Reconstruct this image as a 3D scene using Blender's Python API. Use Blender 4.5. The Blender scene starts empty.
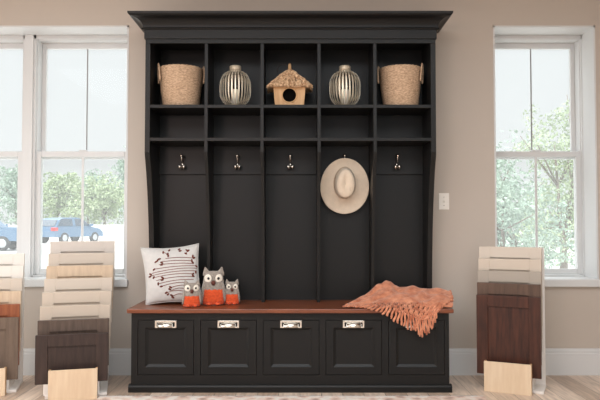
import bpy, bmesh, math, random
from mathutils import Vector, Matrix, noise
R = math.radians
PI = math.pi
scene = bpy.context.scene
col = scene.collection
random.seed(7)

# ------------------------------------------------------------------ helpers
def lin(c):
    return tuple((v/255/12.92) if v/255 <= .04045 else ((v/255+.055)/1.055)**2.4 for v in c)

def mat(name, rgb, rough=.5, metal=0, spec=.5, vary=0, vscale=8, bump=0, bscale=60, stretch=(1, 1, 1), rgb2=None, coat=0, sheen=0):
    m = bpy.data.materials.new(name); m.use_nodes = True
    nt = m.node_tree; b = nt.nodes['Principled BSDF']
    c = lin(rgb)
    b.inputs['Base Color'].default_value = (*c, 1)
    b.inputs['Roughness'].default_value = rough
    b.inputs['Metallic'].default_value = metal
    b.inputs['Specular IOR Level'].default_value = spec
    b.inputs['Coat Weight'].default_value = coat
    b.inputs['Sheen Weight'].default_value = sheen
    if vary or bump or rgb2:
        tc = nt.nodes.new('ShaderNodeTexCoord'); mp = nt.nodes.new('ShaderNodeMapping')
        mp.inputs['Scale'].default_value = stretch
        nt.links.new(tc.outputs['Object'], mp.inputs['Vector'])
    if vary or rgb2:
        n = nt.nodes.new('ShaderNodeTexNoise'); n.inputs['Scale'].default_value = vscale
        n.inputs['Detail'].default_value = 5; n.inputs['Roughness'].default_value = .6
        nt.links.new(mp.outputs['Vector'], n.inputs['Vector'])
        r = nt.nodes.new('ShaderNodeValToRGB')
        r.color_ramp.elements[0].position = .32; r.color_ramp.elements[1].position = .68
        c2 = lin(rgb2) if rgb2 else tuple(min(1, v*(1+vary)) for v in c)
        c1 = c if rgb2 else tuple(v*(1-vary) for v in c)
        r.color_ramp.elements[0].color = (*c1, 1); r.color_ramp.elements[1].color = (*c2, 1)
        nt.links.new(n.outputs['Fac'], r.inputs['Fac'])
        nt.links.new(r.outputs['Color'], b.inputs['Base Color'])
    if bump:
        n2 = nt.nodes.new('ShaderNodeTexNoise'); n2.inputs['Scale'].default_value = bscale
        n2.inputs['Detail'].default_value = 4
        nt.links.new(mp.outputs['Vector'], n2.inputs['Vector'])
        bp = nt.nodes.new('ShaderNodeBump'); bp.inputs['Strength'].default_value = bump
        bp.inputs['Distance'].default_value = .004
        nt.links.new(n2.outputs['Fac'], bp.inputs['Height'])
        nt.links.new(bp.outputs['Normal'], b.inputs['Normal'])
    return m

class MB:
    def __init__(s): s.bm = bmesh.new()
    def _add(s, verts, faces, mi=0, smooth=False):
        vs = [s.bm.verts.new(v) for v in verts]
        for f in faces:
            try:
                fc = s.bm.faces.new([vs[i] for i in f]); fc.material_index = mi; fc.smooth = smooth
            except ValueError: pass
        return vs
    def box(s, x0, x1, y0, y1, z0, z1, bev=0, mi=0):
        v = [(x, y, z) for x in (x0, x1) for y in (y0, y1) for z in (z0, z1)]
        f = [(0,1,3,2),(4,6,7,5),(0,4,5,1),(2,3,7,6),(0,2,6,4),(1,5,7,3)]
        vs = s._add(v, f, mi)
        if bev:
            es = {e for w in vs for e in w.link_edges}
            r = bmesh.ops.bevel(s.bm, geom=list(es), offset=bev, segments=2, profile=.5, affect='EDGES')
            for fc in r['faces']: fc.material_index = mi
    def prism(s, poly, a0, a1, axis='x', mi=0, smooth=False):
        # poly: list of 2D points; extruded along axis
        def P(p, a):
            return {'x': (a, p[0], p[1]), 'y': (p[0], a, p[1]), 'z': (p[0], p[1], a)}[axis]
        n = len(poly)
        vs = [P(p, a0) for p in poly] + [P(p, a1) for p in poly]
        fs = [(i, (i+1) % n, (i+1) % n+n, i+n) for i in range(n)]
        fs += [tuple(range(n))[::-1], tuple(range(n, 2*n))]
        s._add(vs, fs, mi, smooth)
    def tube(s, pts, r, n=8, mi=0, closed=False, flat=None):
        pts = [Vector(p) for p in pts]; k = len(pts); rings = []
        rr = r if isinstance(r, (list, tuple)) else [r]*k
        prev = None
        for i, p in enumerate(pts):
            if closed: t = pts[(i+1) % k]-pts[i-1]
            else: t = pts[min(i+1, k-1)]-pts[max(i-1, 0)]
            t.normalize()
            a = prev if prev is not None else (Vector((0, 0, 1)) if abs(t.z) < .9 else Vector((1, 0, 0)))
            u = (a-t*a.dot(t)).normalized(); w = t.cross(u); prev = u
            rings.append([tuple(p+u*math.cos(2*PI*j/n)*rr[i]+w*math.sin(2*PI*j/n)*rr[i]) for j in range(n)])
        vs = [v for g in rings for v in g]; fs = []
        for i in range(k if closed else k-1):
            for j in range(n):
                a, b = i*n+j, i*n+(j+1) % n; c, d = ((i+1) % k)*n+(j+1) % n, ((i+1) % k)*n+j
                fs.append((a, b, c, d))
        if not closed: fs += [tuple(range(n))[::-1], tuple(range((k-1)*n, k*n))]
        s._add(vs, fs, mi, True)
    def lathe(s, prof, c=(0, 0, 0), n=32, mi=0, sx=1, sy=1, axis='z', smooth=True, mod=None):
        vs = []; k = len(prof)
        for i, (r, z) in enumerate(prof):
            for j in range(n):
                a = 2*PI*j/n; rr = r*(mod(i, a) if mod else 1)
                p = (rr*math.cos(a)*sx, rr*math.sin(a)*sy, z)
                if axis == 'y': p = (p[0], z, p[1])
                vs.append((c[0]+p[0], c[1]+p[1], c[2]+p[2]))
        fs = [(i*n+j, i*n+(j+1) % n, (i+1)*n+(j+1) % n, (i+1)*n+j) for i in range(k-1) for j in range(n)]
        if prof[0][0] > 1e-5: fs.append(tuple(range(n))[::-1])
        if prof[-1][0] > 1e-5: fs.append(tuple(range((k-1)*n, k*n)))
        s._add(vs, fs, mi, smooth)
        if prof[0][0] <= 1e-5 or prof[-1][0] <= 1e-5: bmesh.ops.remove_doubles(s.bm, verts=s.bm.verts, dist=1e-6)
    def ball(s, c, r, n=12, mi=0, M=None):
        if not isinstance(r, (tuple, list)): r = (r, r, r)
        vs = []; fs = []; k = max(4, n//2)
        for i in range(k+1):
            for j in range(n):
                a = PI*i/k; b = 2*PI*j/n
                v = Vector((r[0]*math.sin(a)*math.cos(b), r[1]*math.sin(a)*math.sin(b), r[2]*math.cos(a)))
                if M: v = M @ v
                vs.append(tuple(v+Vector(c)))
        for i in range(k):
            for j in range(n):
                a, b, cc, d = i*n+j, (i+1)*n+j, (i+1)*n+(j+1) % n, i*n+(j+1) % n
                if i == 0: fs.append((0, b, cc))
                elif i == k-1: fs.append((a, k*n, d))
                else: fs.append((a, b, cc, d))
        s._add(vs, fs, mi, True)
    def grid(s, rows, mi=0, smooth=True, closeu=False):
        k, n = len(rows), len(rows[0])
        vs = [tuple(p) for r in rows for p in r]
        fs = [(i*n+j, i*n+(j+1) % n, (i+1)*n+(j+1) % n, (i+1)*n+j) for i in range(k-1) for j in range(n if closeu else n-1)]
        s._add(vs, fs, mi, smooth)
    def build(s, name, mats, parent=None, world=False):
        if not isinstance(mats, (list, tuple)): mats = [mats]
        lv = [v for v in s.bm.verts if not v.link_faces]
        if lv: bmesh.ops.delete(s.bm, geom=lv, context='VERTS')
        bmesh.ops.recalc_face_normals(s.bm, faces=s.bm.faces)
        if parent is not None and world:
            o = parent; ms = []
            while o is not None:
                ms.append(Matrix.Translation(o.location) @ o.rotation_euler.to_matrix().to_4x4()); o = o.parent
            M = Matrix()
            for q in reversed(ms): M = M @ q
            bmesh.ops.transform(s.bm, matrix=M.inverted(), verts=s.bm.verts)
        me = bpy.data.meshes.new(name); s.bm.to_mesh(me); s.bm.free()
        for m in mats: me.materials.append(m)
        o = bpy.data.objects.new(name, me); col.objects.link(o)
        if parent is not None: o.parent = parent
        return o

def tag(o, label=None, cat=None, group=None, kind=None):
    if label: o['label'] = label
    if cat: o['category'] = cat
    if group: o['group'] = group
    if kind: o['kind'] = kind
    return o
def thing(name, label, cat, loc=(0, 0, 0), rz=0, group=None):
    o = bpy.data.objects.new(name, None); col.objects.link(o)
    o.location = loc; o.rotation_euler = (0, 0, rz); o.empty_display_size = .05
    return tag(o, label, cat, group)
def struct(o): o['kind'] = 'structure'; return o
def copy_tree(o, parent=None):
    c = o.copy(); col.objects.link(c)
    if parent is not None: c.parent = parent
    for ch in [x for x in scene.objects if x.parent == o]: copy_tree(ch, c)
    return c
def lerp(a, b, t): return a+(b-a)*t
def interp(tab, x):
    if x <= tab[0][0]: return tab[0][1]
    for (a, b), (c, d) in zip(tab, tab[1:]):
        if x <= c: return b+(d-b)*(x-a)/(c-a)
    return tab[-1][1]

# ------------------------------------------------------------------ materials
M_wall = mat('wall_paint', (193, 182, 171), .85, spec=.2, bump=.03, bscale=250)
M_ceil = mat('ceiling_paint', (232, 228, 222), .9, spec=.2)
M_trim = mat('white_trim', (214, 214, 213), .45, spec=.35)
M_sash = mat('vinyl_sash', (212, 212, 211), .4, spec=.35)
M_grille = mat('grey_grille', (150, 150, 150), .5)
M_black = mat('charcoal_paint', (30, 29, 28), .38, spec=.22, bump=.02, bscale=90)
M_wood = mat('bench_wood', (92, 46, 26), .3, spec=.5, rgb2=(138, 76, 46), vscale=5, stretch=(1, 14, 14), bump=.04, bscale=20)
M_nick = mat('brushed_nickel', (226, 220, 210), .26, metal=1)
M_dark = mat('dark_bronze', (46, 42, 40), .35, metal=.8)
M_basket = mat('seagrass', (152, 120, 92), .8, rgb2=(222, 190, 158), vscale=60, stretch=(1, 1, 3), bump=.5, bscale=160)
M_birch = mat('birch_wood', (216, 188, 156), .5, rgb2=(226, 202, 172), vscale=4, stretch=(8, 8, 1))
M_birchh = mat('birdhouse_wood', (190, 146, 100), .6, rgb2=(214, 174, 128), vscale=6, stretch=(8, 8, 1), bump=.1, bscale=40)
M_thatch = mat('thatch_straw', (150, 106, 70), .85, rgb2=(250, 216, 176), vscale=60, bump=.4, bscale=120)
M_slat = mat('lantern_slat', (232, 220, 198), .42, metal=.6)
M_cap = mat('lantern_cap', (206, 190, 166), .45, metal=.3)
M_candle = mat('candle_wax', (248, 240, 222), .5); M_candle.node_tree.nodes['Principled BSDF'].inputs['Subsurface Weight'].default_value = .1
M_hat = mat('straw_felt', (216, 198, 176), .9, vary=.05, vscale=30, bump=.25, bscale=220, sheen=.2)
M_band = mat('hat_ribbon', (204, 182, 158), .8)
M_linen = mat('pillow_linen', (203, 200, 196), .95, vary=.04, vscale=40, bump=.3, bscale=260, sheen=.2)
M_thread = mat('rust_thread', (122, 66, 52), .9)
M_leafst = mat('leaf_stitch', (104, 52, 40), .9)
M_ogrey = mat('grey_wool', (150, 140, 130), .95, vary=.25, vscale=90, bump=.6, bscale=200, sheen=.3)
M_oor = mat('orange_knit', (214, 82, 38), .95, vary=.15, vscale=70, bump=.6, bscale=160, sheen=.2)
M_eye = mat('white_felt', (232, 224, 210), .9, bump=.2, bscale=200)
M_pupil = mat('black_button', (26, 24, 24), .3)
M_holeshade = mat('hole_shade_black', (14, 12, 11), .95, spec=.05)  # near-black colour standing in for shade inside the birdhouse hole
M_beak = mat('brown_knit', (92, 48, 38), .8)
M_throw = mat('terracotta_yarn', (176, 96, 62), .95, rgb2=(222, 152, 116), vscale=22, bump=.5, bscale=180, sheen=.3)
M_plate = mat('switch_plastic', (238, 232, 222), .35)
M_rackw = mat('white_laminate', (236, 230, 224), .4)
M_asph = mat('pale_concrete', (205, 202, 196), .9, vary=.04, vscale=1)
M_grass = mat('lawn', (120, 140, 92), .95, vary=.15, vscale=2)
M_leafA = mat('tree_leaf', (134, 150, 116), .7, rgb2=(176, 190, 150), vscale=1.5)
M_leafB = mat('tree_leaf_cool', (132, 152, 138), .7, rgb2=(170, 188, 168), vscale=1.2)
M_bark = mat('tree_bark', (120, 108, 96), .9)
M_carb = mat('steel_blue_car_paint', (88, 120, 150), .3, metal=.2, spec=.6)
M_carg = mat('car_glass', (60, 74, 88), .1, spec=.8)
M_tire = mat('tyre_rubber', (40, 40, 42), .8)
M_tail = mat('tail_light_red', (210, 40, 40), .3)
M_silver = mat('silver_paint', (190, 194, 198), .3, metal=.5)

def planks():
    m = bpy.data.materials.new('oak_planks'); m.use_nodes = True
    nt = m.node_tree; b = nt.nodes['Principled BSDF']
    tc = nt.nodes.new('ShaderNodeTexCoord'); mp = nt.nodes.new('ShaderNodeMapping')
    mp.inputs['Rotation'].default_value = (0, 0, R(90))
    nt.links.new(tc.outputs['Object'], mp.inputs['Vector'])
    br = nt.nodes.new('ShaderNodeTexBrick')
    br.inputs['Scale'].default_value = 1; br.inputs['Brick Width'].default_value = 1.15; br.inputs['Row Height'].default_value = .135
    br.inputs['Mortar Size'].default_value = .0015; br.inputs['Mortar Smooth'].default_value = .2; br.offset = .37
    br.inputs['Color1'].default_value = (*lin((226, 206, 188)), 1); br.inputs['Color2'].default_value = (*lin((182, 158, 138)), 1)
    br.inputs['Mortar'].default_value = (*lin((80, 62, 48)), 1)
    nt.links.new(mp.outputs['Vector'], br.inputs['Vector'])
    m2 = nt.nodes.new('ShaderNodeMapping'); m2.inputs['Scale'].default_value = (9, .9, 1)
    nt.links.new(tc.outputs['Object'], m2.inputs['Vector'])
    n = nt.nodes.new('ShaderNodeTexNoise'); n.inputs['Scale'].default_value = 5; n.inputs['Detail'].default_value = 6; n.inputs['Distortion'].default_value = .6
    nt.links.new(m2.outputs['Vector'], n.inputs['Vector'])
    r = nt.nodes.new('ShaderNodeValToRGB'); r.color_ramp.elements[0].position = .3; r.color_ramp.elements[1].position = .7
    r.color_ramp.elements[0].color = (.76, .73, .71, 1); r.color_ramp.elements[1].color = (1.2, 1.19, 1.17, 1)
    nt.links.new(n.outputs['Fac'], r.inputs['Fac'])
    mx = nt.nodes.new('ShaderNodeMix'); mx.data_type = 'RGBA'; mx.blend_type = 'MULTIPLY'; mx.inputs[0].default_value = 1
    nt.links.new(br.outputs['Color'], mx.inputs[6]); nt.links.new(r.outputs['Color'], mx.inputs[7])
    nt.links.new(mx.outputs[2], b.inputs['Base Color'])
    b.inputs['Roughness'].default_value = .36; b.inputs['Specular IOR Level'].default_value = .6
    return m
M_floor = planks()

def glass():
    m = bpy.data.materials.new('window_glass'); m.use_nodes = True
    nt = m.node_tree; nt.nodes.clear()
    out = nt.nodes.new('ShaderNodeOutputMaterial')
    tr = nt.nodes.new('ShaderNodeBsdfTransparent'); tr.inputs[0].default_value = (.97, .98, .98, 1)
    ve = nt.nodes.new('ShaderNodeBsdfTranslucent'); ve.inputs[0].default_value = (.93, .95, .96, 1)  # translucent veil added to whiten the view like overexposed haze
    gl = nt.nodes.new('ShaderNodeBsdfGlossy'); gl.inputs['Roughness'].default_value = .02
    a = nt.nodes.new('ShaderNodeMixShader'); a.inputs[0].default_value = .11
    c = nt.nodes.new('ShaderNodeMixShader'); c.inputs[0].default_value = .004
    nt.links.new(tr.outputs[0], a.inputs[1]); nt.links.new(ve.outputs[0], a.inputs[2])
    nt.links.new(a.outputs[0], c.inputs[1]); nt.links.new(gl.outputs[0], c.inputs[2])
    nt.links.new(c.outputs[0], out.inputs[0])
    return m
M_glass = glass()

def rugmat():
    m = bpy.data.materials.new('faded_rug_wool'); m.use_nodes = True
    nt = m.node_tree; b = nt.nodes['Principled BSDF']
    tc = nt.nodes.new('ShaderNodeTexCoord')
    v = nt.nodes.new('ShaderNodeTexVoronoi'); v.inputs['Scale'].default_value = 14
    n = nt.nodes.new('ShaderNodeTexNoise'); n.inputs['Scale'].default_value = 18; n.inputs['Detail'].default_value = 6
    nt.links.new(tc.outputs['Object'], v.inputs['Vector']); nt.links.new(tc.outputs['Object'], n.inputs['Vector'])
    mx = nt.nodes.new('ShaderNodeMath'); mx.operation = 'MULTIPLY'
    nt.links.new(v.outputs['Distance'], mx.inputs[0]); nt.links.new(n.outputs['Fac'], mx.inputs[1])
    r = nt.nodes.new('ShaderNodeValToRGB')
    e = r.color_ramp.elements; e[0].position = .08; e[0].color = (*lin((176, 150, 138)), 1); e[1].position = .36; e[1].color = (*lin((230, 220, 210)), 1)
    x = e.new(.2); x.color = (*lin((220, 192, 176)), 1)
    nt.links.new(mx.outputs[0], r.inputs['Fac']); nt.links.new(r.outputs['Color'], b.inputs['Base Color'])
    b.inputs['Roughness'].default_value = .95
    return m
M_rug = rugmat()

# ------------------------------------------------------------------ room shell
XL, XR, YB, ZC, WT = -3.3, 3.1, -7.6, 2.85, .36      # room extents; WT = wall thickness
REV = .2                                             # depth of the window reveals
ZT, ZS = 2.512, .68                                  # window head, sill
W1 = (-2.815, -2.075); W2 = (-2.01, -1.241); W3 = (1.40, 2.14)

f = MB(); f.box(XL-WT, XR+WT, YB-WT, WT, -.12, 0); struct(f.build('floor', M_floor))
f = MB(); f.box(XL-WT, XR+WT, YB-WT, WT, ZC, ZC+.12); struct(f.build('ceiling', M_ceil))
f = MB()
f.box(XL-WT, W1[0], 0, WT, 0, ZC); f.box(W2[1], W3[0], 0, WT, 0, ZC); f.box(W3[1], XR+WT, 0, WT, 0, ZC)
for a, b in ((W1[0], W2[1]), W3):
    f.box(a, b, 0, WT, ZT, ZC); f.box(a, b, 0, WT, 0, ZS-.05)
struct(f.build('wall_front', M_wall))
f = MB(); f.box(XL-WT, XL, YB, 0, 0, ZC); struct(f.build('wall_left', M_wall))
f = MB(); f.box(XR, XR+WT, YB, 0, 0, ZC); struct(f.build('wall_right', M_wall))
f = MB(); f.box(XL-WT, XR+WT, YB-WT, YB, 0, ZC); struct(f.build('wall_back', M_wall))
# white painted jamb linings, stools
def lining(n, a, b):
    f = MB(); t = .012
    f.box(a, a+t, -.002, REV+.02, ZS, ZT); f.box(b-t, b, -.002, REV+.02, ZS, ZT); f.box(a, b, -.002, REV+.02, ZT-t, ZT)
    struct(f.build('trim_%d' % n, M_trim))
    f = MB(); f.box(a-.012, b+.012, -.032, 0, ZS-.055, ZS, .006); f.box(a, b, 0, WT, ZS-.05, ZS)
    struct(f.build('trim_%d' % (n+1), M_trim))
lining(1, W1[0], W2[1]); lining(3, *W3)
f = MB(); f.box(W1[1], W2[0], REV-.015, WT, ZS, ZT-.011); struct(f.build('trim_5', M_trim))
# baseboards
def baseboard(name, segs):
    f = MB()
    for a, b in segs:
        f.prism([(0, 0), (-.018, 0), (-.018, .15), (-.014, .155), (-.014, .172), (-.009, .184), (0, .187)], a, b, 'x')
    struct(f.build(name, M_trim))
baseboard('baseboard_left', [(XL, -1.09)]); baseboard('baseboard_right', [(.965, XR)])

def window(n, x0, x1):
    root = bpy.data.objects.new('window_%d' % n, None); col.objects.link(root); root.location = ((x0+x1)/2, REV, ZS); struct(root)
    zt = ZT-.012
    f = MB(); t = .03                                   # outer frame with stepped face
    for k, (dy0, dy1, tt) in enumerate(((0, .02, .018), (.02, .15, .024))):
        y0, y1 = REV+dy0, REV+dy1
        f.box(x0-.028, x0+tt, y0, y1, ZS, zt, .002); f.box(x1-tt, x1+.028, y0, y1, ZS, zt, .002)
        f.box(x0, x1, y0, y1, zt-tt-.01, zt, .002); f.box(x0, x1, y0, y1, ZS, ZS+tt*.5, .002)
    f.build('window_frame', M_sash, root, True)
    zm = 1.600
    a, b = x0+.022, x1-.022
    for nm, y, z0, z1, bot, top, gm in (('lower_sash', REV+.022, ZS+.017, zm+.022, .04, .042, M_sash), ('upper_sash', REV+.102, zm-.03, zt-.026, .04, .05, M_grille)):
        s = MB(); st = .034
        s.box(a, a+st, y, y+.03, z0, z1, .004); s.box(b-st, b, y, y+.03, z0, z1, .004)
        s.box(a+st, b-st, y, y+.03, z0, z0+bot, .004); s.box(a+st, b-st, y, y+.03, z1-top, z1, .004)
        o = s.build(nm, M_sash, root, True)
        g = MB(); g.box(a+st-.004, b-st+.004, y+.014, y+.018, z0+bot-.004, z1-top+.004); g.build('pane', M_glass, o, True)
        w = .0085 if gm is M_sash else .0045
        g = MB(); c = (a+b)/2; g.box(c-w, c+w, y+.006, y+.013, z0+bot, z1-top); g.build('grille_bar', gm, o, True)
    l = MB(); c = (a+b)/2; l.box(c-.03, c+.03, REV+.02, REV+.05, zm+.022, zm+.032, .003); l.build('sash_lock', M_sash, root, True)
window(1, *W1); window(2, W2[0], -1.27); window(3, 1.424, 2.139)

# ------------------------------------------------------------------ hall tree: hutch
CX = -.064
X0, X1 = -1.041, .913
DV = [-.631, -.255, .128, .504]
D0 = -.33
ZB = .533                                             # bench top surface
PROF = [(1.556, .33), (1.53, .322), (1.49, .305), (1.42, .278), (1.33, .252), (1.2, .222), (1.05, .197), (.9, .18), (.75, .168), (.62, .161), (ZB, .158)]
hutch = thing('hall_tree_hutch', 'tall charcoal hutch of five open lockers with cubbies and crown moulding standing on the bench', 'hutch', (CX, 0, ZB))
f = MB(); f.box(X0+.02, X1-.02, -.016, -.002, ZB, 2.40); f.build('back_panel', M_black, hutch, True)
poly = [(-.002, ZB), (-.002, 2.43), (D0, 2.43)] + [(-d, z) for z, d in PROF]
for nm, a, b in (('side_panel', X0, X0+.034), ('side_panel', X1-.034, X1)):
    f = MB(); f.prism(poly, a, b, 'x'); bmesh.ops.bevel(f.bm, geom=[e for e in f.bm.edges if abs(e.verts[0].co.x-e.verts[1].co.x) < 1e-6], offset=.002, segments=1, affect='EDGES')
    f.build(nm, M_black, hutch, True)
poly2 = [(-.016, ZB), (-.016, 2.33), (D0+.002, 2.33)] + [(-d+.002, z) for z, d in PROF]
for x in DV:
    f = MB(); f.prism(poly2, x-.0105, x+.0105, 'x'); f.build('divider', M_black, hutch, True)
xs = [X0+.034]+[v for x in DV for v in (x-.0105, x+.0105)]+[X1-.034]
for zt_ in (1.876, 1.653):
    for k in range(5):
        f = MB(); f.box(xs[2*k], xs[2*k+1], D0+.001, -.016, zt_-.022, zt_, .0015); f.build('shelf', M_black, hutch, True)
for k in range(5):
    f = MB(); f.box(xs[2*k], xs[2*k+1], -.034, -.016, 1.428, 1.631, .002); f.build('hook_rail', M_black, hutch, True)
f = MB()                                              # face frame header + frieze
f.box(X0+.002, X1-.002, D0-.004, D0+.016, 2.290, 2.33, .0015)
f.box(X0-.006, X1+.006, D0-.014, D0+.016, 2.318, 2.40, .003)
f.box(X0-.006, X0+.02, D0+.016, -.002, 2.318, 2.40, .002); f.box(X1-.02, X1+.006, D0+.016, -.002, 2.318, 2.40, .002)
f.build('frieze', M_black, hutch, True)
f = MB()                                              # top of the cubbies
f.box(X0+.03, X1-.03, D0+.014, -.014, 2.33, 2.35); f.build('top_panel', M_black, hutch, True)
def crown():
    f = MB(); cs = []
    cs.append((.010, 2.378)); cs.append((.020, 2.380)); cs.append((.023, 2.386)); cs.append((.020, 2.392)); cs.append((.014, 2.394))
    for k in range(9):
        a = k/8*PI/2; cs.append((.014+.062*(1-math.cos(a)), 2.396+.058*math.sin(a)))
    cs += [(.084, 2.455), (.090, 2.459), (.097, 2.466), (.099, 2.480), (.0, 2.480)]
    rows = []
    for o, z in cs:
        rows.append([(X0-o, -.002, z), (X0-o, D0-o, z), (X1+o, D0-o, z), (X1+o, -.002, z)])
    f.grid(rows, smooth=False)
    n = len(rows)
    f._add([rows[-1][0], rows[-1][1], rows[-1][2], rows[-1][3]], [(0, 1, 2, 3)])
    return f
crown().build('crown_moulding', M_black, hutch, True)

# coat hooks
def hook_parts(x):
    h = MB()
    h.prism([(x-.013, 1.470), (x+.013, 1.470), (x+.016, 1.49), (x+.011, 1.51), (x+.016, 1.53), (x+.013, 1.55), (x, 1.562), (x-.013, 1.55), (x-.016, 1.53), (x-.011, 1.51), (x-.016, 1.49)], -.040, -.034, 'y')
    root = h.build('coat_hook', M_dark, hutch, True)
    u = MB()
    u.tube([(x, -.038, 1.525), (x, -.06, 1.518), (x, -.082, 1.527), (x, -.094, 1.548)], [.006, .0055, .005, .005], 8)
    u.ball((x, -.096, 1.556), .0125, 12); u.build('upper_prong', M_nick, root, True)
    for sgn in (-1, 1):
        l = MB()
        l.tube([(x, -.038, 1.488), (x+sgn*.008, -.052, 1.470), (x+sgn*.013, -.068, 1.462), (x+sgn*.014, -.078, 1.475)], [.006, .0055, .005, .005], 8)
        l.ball((x+sgn*.014, -.08, 1.480), .0135, 12); l.build('lower_prong', M_nick, root, True)
    c = MB(); c.ball((x, -.048, 1.497), (.010, .009, .014), 12); c.build('boss', M_nick, root, True)
for x in (-.838, -.444, -.069, .316, .690): hook_parts(x)

# ------------------------------------------------------------------ bench cabinet
BX0, BX1, BF = -1.083, .957, -.47
bench = thing('storage_bench', 'long charcoal bench cabinet with five square framed drawers under a wooden top', 'bench cabinet', (CX, 0, 0))
PX = [-1.039+k*.4022 for k in range(5)]; PW = .355; PZ0, PZ1 = .111, .456
f = MB()
f.box(BX0, BX0+.02, BF+.02, -.02, .0, .505); f.box(BX1-.02, BX1, BF+.02, -.02, .0, .505); f.box(BX0, BX1, -.03, -.018, .0, .505)
f.box(BX0+.02, BX1-.02, BF+.06, -.03, .03, .045); f.box(BX0+.02, BX1-.02, BF+.045, BF+.05, .05, .5)
f.build('carcass', M_black, bench, True)
f = MB(); g = .0035
f.box(BX0, BX1, BF, BF+.02, 0.03, PZ0-g); f.box(BX0, BX1, BF, BF+.02, PZ1+g, .505)
ed = [BX0] + [v for p in PX for v in (p-g, p+PW+g)] + [BX1]
for k in range(6): f.box(ed[2*k], ed[2*k+1], BF, BF+.02, PZ0-g, PZ1+g)
f.build('face_frame', M_black, bench, True)
f = MB(); f.prism([(BF-.016, 0), (BF-.016, .034), (BF-.011, .044), (BF-.004, .048), (BF, .05), (BF+.02, .05), (BF+.02, 0)], BX0-.014, BX1+.014, 'x')
f.prism([(BX0-.014, 0), (BX0-.014, .034), (BX0-.009, .044), (BX0-.002, .05), (BX0, .05), (BX0, 0)], BF, -.02, 'y')
f.prism([(BX1+.014, 0), (BX1+.014, .034), (BX1+.009, .044), (BX1+.002, .05), (BX1, .05), (BX1, 0)], BF, -.02, 'y')
f.build('plinth_moulding', M_black, bench, True)
def drawer_mesh(w, h, t=.02):
    """front in XZ, origin at lower left, face at y=0, thickness to +y; framed with sloped inner bevel"""
    f = MB(); s0, s1, dp = .046, .064, .013
    o = [(0, 0, 0), (w, 0, 0), (w, 0, h), (0, 0, h)]
    a = [(s0, 0, s0), (w-s0, 0, s0), (w-s0, 0, h-s0), (s0, 0, h-s0)]
    a1 = [(s0+.001, .003, s0+.001), (w-s0-.001, .003, s0+.001), (w-s0-.001, .003, h-s0-.001), (s0+.001, .003, h-s0-.001)]
    b = [(s1, dp, s1), (w-s1, dp, s1), (w-s1, dp, h-s1), (s1, dp, h-s1)]
    c = [(0, t, 0), (w, t, 0), (w, t, h), (0, t, h)]
    def ring(p, q, mi=0): f._add(p+q, [(i, (i+1) % 4, (i+1) % 4+4, i+4) for i in range(4)], mi)
    ring(o, a); ring(a, a1); ring(a1, b); f._add(b, [(0, 1, 2, 3)]); ring(c, o); f._add(c, [(3, 2, 1, 0)])
    bmesh.ops.remove_doubles(f.bm, verts=f.bm.verts, dist=1e-6)
    return f
dm = None; protos = []
for k, p in enumerate(PX):
    if k == 0:
        d = drawer_mesh(PW, PZ1-PZ0).build('drawer', M_black, bench); d.location = (p-CX, BF, PZ0)
        pf = MB(); cxh, zt2 = PW/2-.001, PZ1-PZ0-.001      # rectangular bin pull with a framed backplate
        w, h = .069, .047
        pf.box(cxh-w, cxh+w, -.004, 0, zt2-.012, zt2, .0015); pf.box(cxh-w, cxh+w, -.004, 0, zt2-h, zt2-h+.008, .0015)
        pf.box(cxh-w, cxh-w+.012, -.004, 0, zt2-h, zt2, .0015); pf.box(cxh+w-.012, cxh+w, -.004, 0, zt2-h, zt2, .0015)
        hp = pf.build('pull_plate', M_nick, d)
        q = MB()
        rows = []
        for i in range(9):
            a = i/8*R(100)
            rows.append([(cxh-.048+.003*(1-math.sin(a)), -.004-.022*math.sin(a), zt2-.012-.026*(1-math.cos(a))), (cxh+.048-.003*(1-math.sin(a)), -.004-.022*math.sin(a), zt2-.012-.026*(1-math.cos(a)))])
        q.grid(rows)
        for e in (0, 1):
            vs = [r_[e] for r_ in rows]; q._add(vs+[(vs[0][0], -.003, rows[-1][0][2])], [tuple(range(len(vs)+1))])
        qq = q.build('bin_pull', M_nick, hp)
        md = qq.modifiers.new('s', 'SOLIDIFY'); md.thickness = .002
        protos.append(d)
    else:
        d = copy_tree(protos[0]); d.location = (p-CX, BF, PZ0)

top = MB(); top.box(-1.107, .982, -.502, -.003, ZB-.028, ZB, .005)
tag(top.build('bench_top', M_wood), 'long reddish brown stained wood seat top running across the charcoal bench', 'bench top')

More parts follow.
